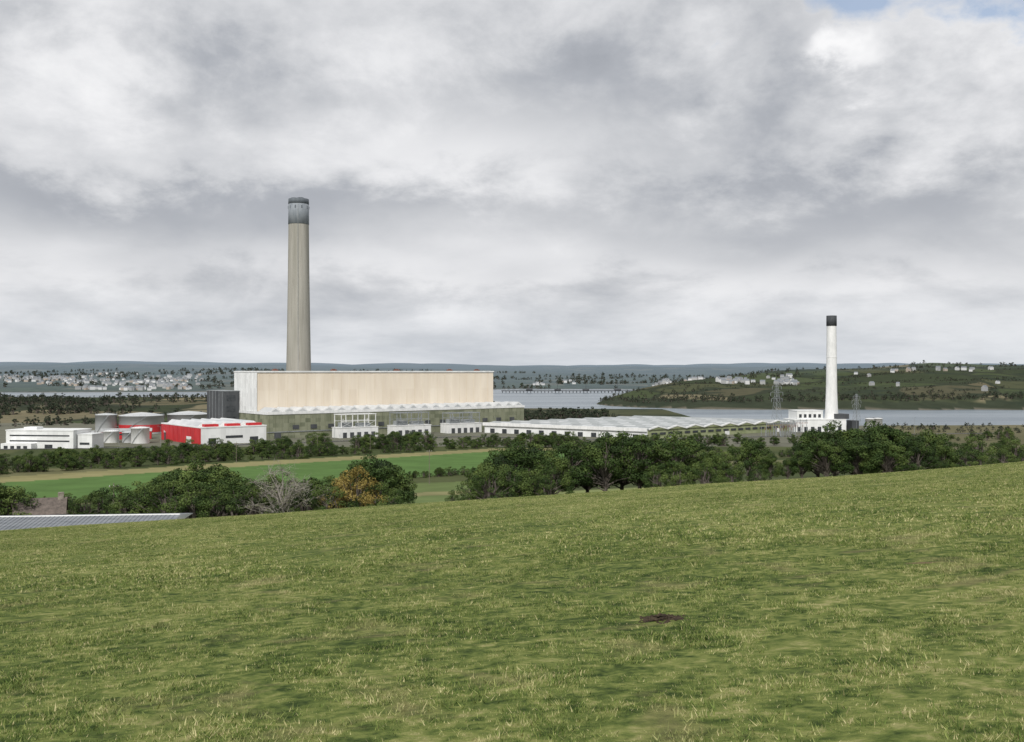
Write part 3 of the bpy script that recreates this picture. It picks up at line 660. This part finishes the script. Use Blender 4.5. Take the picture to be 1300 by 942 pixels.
def upole(x,y,h):
    q=MB(); q.strut((0,0,-.5),(0,0,h),.16,0,8,.1); q.box(-1.1,1.1,-.17,-.05,h-.9,h-.75,0)
    for xx in (-.95,0,.95): q.strut((xx,-.11,h-.75),(xx,-.11,h-.45),.06,1,6,.04)
    q.strut((-.7,-.11,h-.8),(0,-.1,h-1.7),.03)
    q.build('utility_pole',[wood,whitet],loc=(x,y,gz(x,y)),rot=.4)
upole(-.4*238,238,9); upole((545-650)/1264*400,400,14); upole((403-650)/1264*640,640,13); upole((300-650)/1264*560,560,12); upole((1140-650)/1264*420,420,14); upole((470-650)/1264*700,700,12); upole(210,500,13)
for (x_,y_) in ((-150,842),(-105,872),(-60,905),(-15,945),(40,900),(75,868),(320,925),(-270,765),(-300,760),(380,940)):
    q=MB(); q.strut((0,0,-.5),(0,0,14),.14,0,8,.08); q.strut((0,0,14),(1.6,0,14.6),.07,0,6); q.box(1.3,2.3,-.2,.2,14.5,14.7,0)
    q.build('street_lamp',[steel],loc=(x_,y_,gz(x_,y_)),rot=random.uniform(0,6))
bn=empty('farm_barn',(-95,150,33.3),.10)
q=MB(); q.box(0,41,0,19,-3,3.9,0); q.build('walls',[stone],bn)
sheet=surf('corrugated_roof',(.15,.165,.18),(.25,.265,.28),(.3,1.5,1),.6)
q=MB()
q.poly([(-.6,-.6,3.95),(41.6,-.6,3.95),(41.6,9.5,5.1),(-.6,9.5,5.1)],0); q.poly([(-.6,9.5,5.1),(41.6,9.5,5.1),(41.6,19.6,3.95),(-.6,19.6,3.95)],0)
q.poly([(41.6,-.6,3.95),(41.6,19.6,3.95),(41.6,9.5,5.1)],1)
for i in range(60): q.strut((-.5+i*.7,-.6,3.99),(-.5+i*.7,9.5,5.14),.05,0,4); 
q.strut((-.6,9.5,5.12),(41.6,9.5,5.12),.16,1,6); q.strut((-.7,-.65,3.9),(41.7,-.65,3.9),.12,1,6)
q.build('roof',[sheet,whitet],bn)
ct=empty('stone_cottage',(-92,184,gz(-88,186)+.8),.35)
q=MB(); q.box(0,8.5,0,5,-2,3.4,0); q.gable(-.01,8.51,0.0,5.0,3.42,5.9,0,'x'); q.box(7.2,8.2,2.1,3.1,5.2,7.0,0); q.build('walls',[stone],ct)
q=MB(); q.poly([(-.3,-.4,3.2),(8.8,-.4,3.2),(8.8,2.5,6.1),(-.3,2.5,6.1)],0); q.poly([(-.3,2.5,6.1),(8.8,2.5,6.1),(8.8,5.4,3.2),(-.3,5.4,3.2)],0); q.build('roof',[slate],ct)
q=MB(); q.box(1.2,2.1,-.06,-.003,1.2,2.3,0); q.box(5.6,6.5,-.06,-.003,1.2,2.3,0); q.box(3.6,4.5,-.06,-.003,0,2.1,1); q.build('windows_and_door',[glass,wood],ct)
q=MB()
def house(x,y,z,s,a):
    w=s*random.uniform(.8,1.5); d=s*.75; h=s*random.uniform(.5,.75); ca,sa=math.cos(a),math.sin(a)
    def P(i,j,k): return (x+ca*i-sa*j,y+sa*i+ca*j,z+k)
    m=random.choice((0,0,1,1,2)); B=[P(-w/2,-d/2,-1.5),P(w/2,-d/2,-1.5),P(w/2,d/2,-1.5),P(-w/2,d/2,-1.5)]; Tt=[P(-w/2,-d/2,h),P(w/2,-d/2,h),P(w/2,d/2,h),P(-w/2,d/2,h)]
    r1,r2=P(-w/2,0,h*1.55),P(w/2,0,h*1.55)
    for i in range(4): j=(i+1)%4; q.poly([B[i],B[j],Tt[j],Tt[i]],m)
    q.poly([Tt[0],Tt[1],r2,r1],3); q.poly([Tt[2],Tt[3],r1,r2],3); q.poly([Tt[1],Tt[2],r2],m); q.poly([Tt[3],Tt[0],r1],m)
def town(u0,u1,d0,d1,n,s,cl=6):
    cs=[(random.uniform(u0,u1),random.uniform(d0,d1)) for _ in range(cl)]
    for _ in range(n):
        c=random.choice(cs); d=c[1]+random.gauss(0,(d1-d0)*.14); u=c[0]+random.gauss(0,(u1-u0)*.06)
        z=gz(u*d,d)
        if z>2 and d>1500: house(u*d,d,z,s*random.uniform(.7,1.2),random.uniform(-.7,.7))
town(-.50,-.29,3100,4000,210,10,14); town(-.46,-.36,3000,3080,40,12,6); town(-.52,-.3,4000,4900,80,11,10); town(.02,.1,3600,4000,10,9,4)
town(.15,.28,2080,2250,70,8.5,7); town(.33,.5,2150,2300,14,8,5); town(.36,.5,1850,2300,5,8,3)
hw1=surf('render_white',(.56,.57,.57),(.68,.68,.67),(.01,.01,.01),.8); hw2=surf('render_grey',(.32,.33,.33),(.42,.42,.41),(.01,.01,.01),.8); hw3=surf('render_buff',(.36,.31,.26),(.44,.38,.32),(.01,.01,.01),.8); hr=surf('town_slate',(.15,.165,.18),(.21,.225,.24),(.01,.01,.01),.8)
q.build('distant_town',[hw1,hw2,hw3,hr])
q=MB(); q.box(-30,400,2815,2822,5,7.2,0)
for i in range(44): q.box(-28+i*10,-26+i*10,2816,2821,-4,5,0)
for xx in (40,120,200,290): q.box(xx,xx+18,2812,2826,7.3,12,0); q.strut((xx+9,2818,12),(xx+9,2818,26),.8)
q.build('jetty',[dark])
q=MB(); P=[(-165+i*3.2,309+i*3.6) for i in range(0,46)]
for i,(a,b_) in enumerate(P):
    z=gz(a,b_); q.box(a-.08,a+.08,b_-.08,b_+.08,z-.3,z+1.25,0)
    if i:
        a0,b0=P[i-1]; z0=gz(a0,b0)
        for k in (.5,.85,1.15): q.strut((a0,b0,z0+k),(a,b_,z+k),.02,0,3)
q.build('field_fence',[wood])

# ------------------------------------------------------------ sky, sun
w=bpy.data.worlds.new('World'); sc.world=w; w.use_nodes=True; nt=w.node_tree; nt.nodes.clear()
sd=Vector((-.16,-.72,.68)).normalized(); el=math.asin(sd.z); az=math.atan2(sd.x,sd.y)
out=nt.nodes.new('ShaderNodeOutputWorld')
sky=nt.nodes.new('ShaderNodeTexSky'); sky.sky_type='NISHITA'; sky.sun_disc=False; sky.sun_elevation=el; sky.sun_rotation=az%(2*math.pi); sky.altitude=60
bg1=nt.nodes.new('ShaderNodeBackground'); bg1.inputs[1].default_value=.13; L(nt,sky.outputs[0],bg1.inputs[0])
tc=nt.nodes.new('ShaderNodeTexCoord'); sx=nt.nodes.new('ShaderNodeSeparateXYZ'); L(nt,tc.outputs['Generated'],sx.inputs[0])
X_,Y_,Z_=sx.outputs; zp=math_n(nt,'MAXIMUM',Z_,0); zc=math_n(nt,'ADD',zp,.24)
cb=nt.nodes.new('ShaderNodeCombineXYZ'); L(nt,math_n(nt,'DIVIDE',X_,zc),cb.inputs[0]); L(nt,math_n(nt,'DIVIDE',Y_,zc),cb.inputs[1])
pv=cb.outputs[0]
cb2=nt.nodes.new('ShaderNodeCombineXYZ'); L(nt,X_,cb2.inputs[0]); L(nt,Y_,cb2.inputs[1]); L(nt,math_n(nt,'MULTIPLY',math_n(nt,'POWER',zp,.62),1.6),cb2.inputs[2])
n1=noise_n(nt,pv,1.4,2,.5,.2); n2=noise_n(nt,cb2.outputs[0],7.0,10,.60,.15)
n3=noise_n(nt,cb2.outputs[0],3.1,5,.6,.3)
azn=math_n(nt,'ARCTAN2',X_,Y_)
azw=math_n(nt,'ADD',azn,math_n(nt,'MULTIPLY',math_n(nt,'SUBTRACT',n3,.5),.40)); elw=math_n(nt,'ADD',Z_,math_n(nt,'MULTIPLY',math_n(nt,'SUBTRACT',n2,.5),.20))
def blob(px,py,sa,se,Am):
    a0=math.atan((px-650)/1264); e0=math.sin(math.atan((471-py)/1264))
    d=math_n(nt,'ADD',math_n(nt,'POWER',math_n(nt,'MULTIPLY',math_n(nt,'SUBTRACT',azw,a0),1/sa),2),math_n(nt,'POWER',math_n(nt,'MULTIPLY',math_n(nt,'SUBTRACT',elw,e0),1/se),2))
    return math_n(nt,'MULTIPLY',math_n(nt,'EXPONENT',math_n(nt,'MULTIPLY',d,-1)),Am)
acc=math_n(nt,'ADD',math_n(nt,'MULTIPLY',n1,.30),math_n(nt,'ADD',math_n(nt,'MULTIPLY',n3,.22),math_n(nt,'MULTIPLY',n2,.54)))
for bb in [(1160,270,.22,.042,-.15),(230,150,.17,.045,-.06),(90,285,.16,.03,-.10),(700,95,.12,.05,-.10),(480,60,.1,.05,.04),(1085,105,.035,.018,.26),(1200,60,.08,.05,.08),(560,190,.12,.035,.07),
           (120,40,.12,.05,.05),(650,350,.6,.022,.05),(650,415,2.5,.035,.03),(860,170,.08,.03,-.06),(450,265,.25,.022,-.07)]:
    acc=math_n(nt,'ADD',acc,blob(*bb))
cc=ramp_n(nt,acc,[(.30,(.33,.35,.39)),(.41,(.44,.46,.50)),(.48,(.565,.58,.61)),(.545,(.68,.69,.715)),(.61,(.80,.805,.825)),(.74,(.96,.96,.97))])
hzn=nt.nodes.new('ShaderNodeMapRange'); L(nt,Z_,hzn.inputs[0]); hzn.inputs[1].default_value=0; hzn.inputs[2].default_value=.085; hzn.inputs[3].default_value=.65; hzn.inputs[4].default_value=0
cc=mix_n(nt,hzn.outputs[0],cc,(.66,.70,.75))
bg2=nt.nodes.new('ShaderNodeBackground'); L(nt,cc,bg2.inputs[0]); bg2.inputs[1].default_value=1.0
gap=math_n(nt,'ADD',math_n(nt,'ADD',math_n(nt,'ADD',math_n(nt,'MULTIPLY',n3,.5),math_n(nt,'MULTIPLY',n2,.35)),blob(1265,15,.15,.06,.30)),blob(930,0,.13,.03,.16))
gapf=ramp_n(nt,gap,[(.57,(0,0,0)),(.70,(1,1,1))])
mx=nt.nodes.new('ShaderNodeMixShader'); L(nt,math_n(nt,'MULTIPLY',gapf,.7),mx.inputs[0]); L(nt,bg2.outputs[0],mx.inputs[1]); L(nt,bg1.outputs[0],mx.inputs[2]); L(nt,mx.outputs[0],out.inputs[0])
sl=bpy.data.lights.new('sun','SUN'); sl.energy=3.1; sl.angle=math.radians(2); sl.color=(1,.965,.92)
so=bpy.data.objects.new('sun',sl); sc.collection.objects.link(so); so.rotation_euler=(-sd).to_track_quat('-Z','Y').to_euler(); so.location=(0,0,300)
# ------------------------------------------------------------ camera
cd=bpy.data.cameras.new('camera'); cd.lens=35; cd.sensor_width=36; cd.clip_end=40000; cd.clip_start=.1
co=bpy.data.objects.new('camera',cd); sc.collection.objects.link(co); co.location=(0,0,EYE); co.rotation_euler=(math.radians(90),0,0)
sc.camera=co
sc.view_settings.view_transform='Standard'; sc.view_settings.look='None'; sc.view_settings.exposure=0
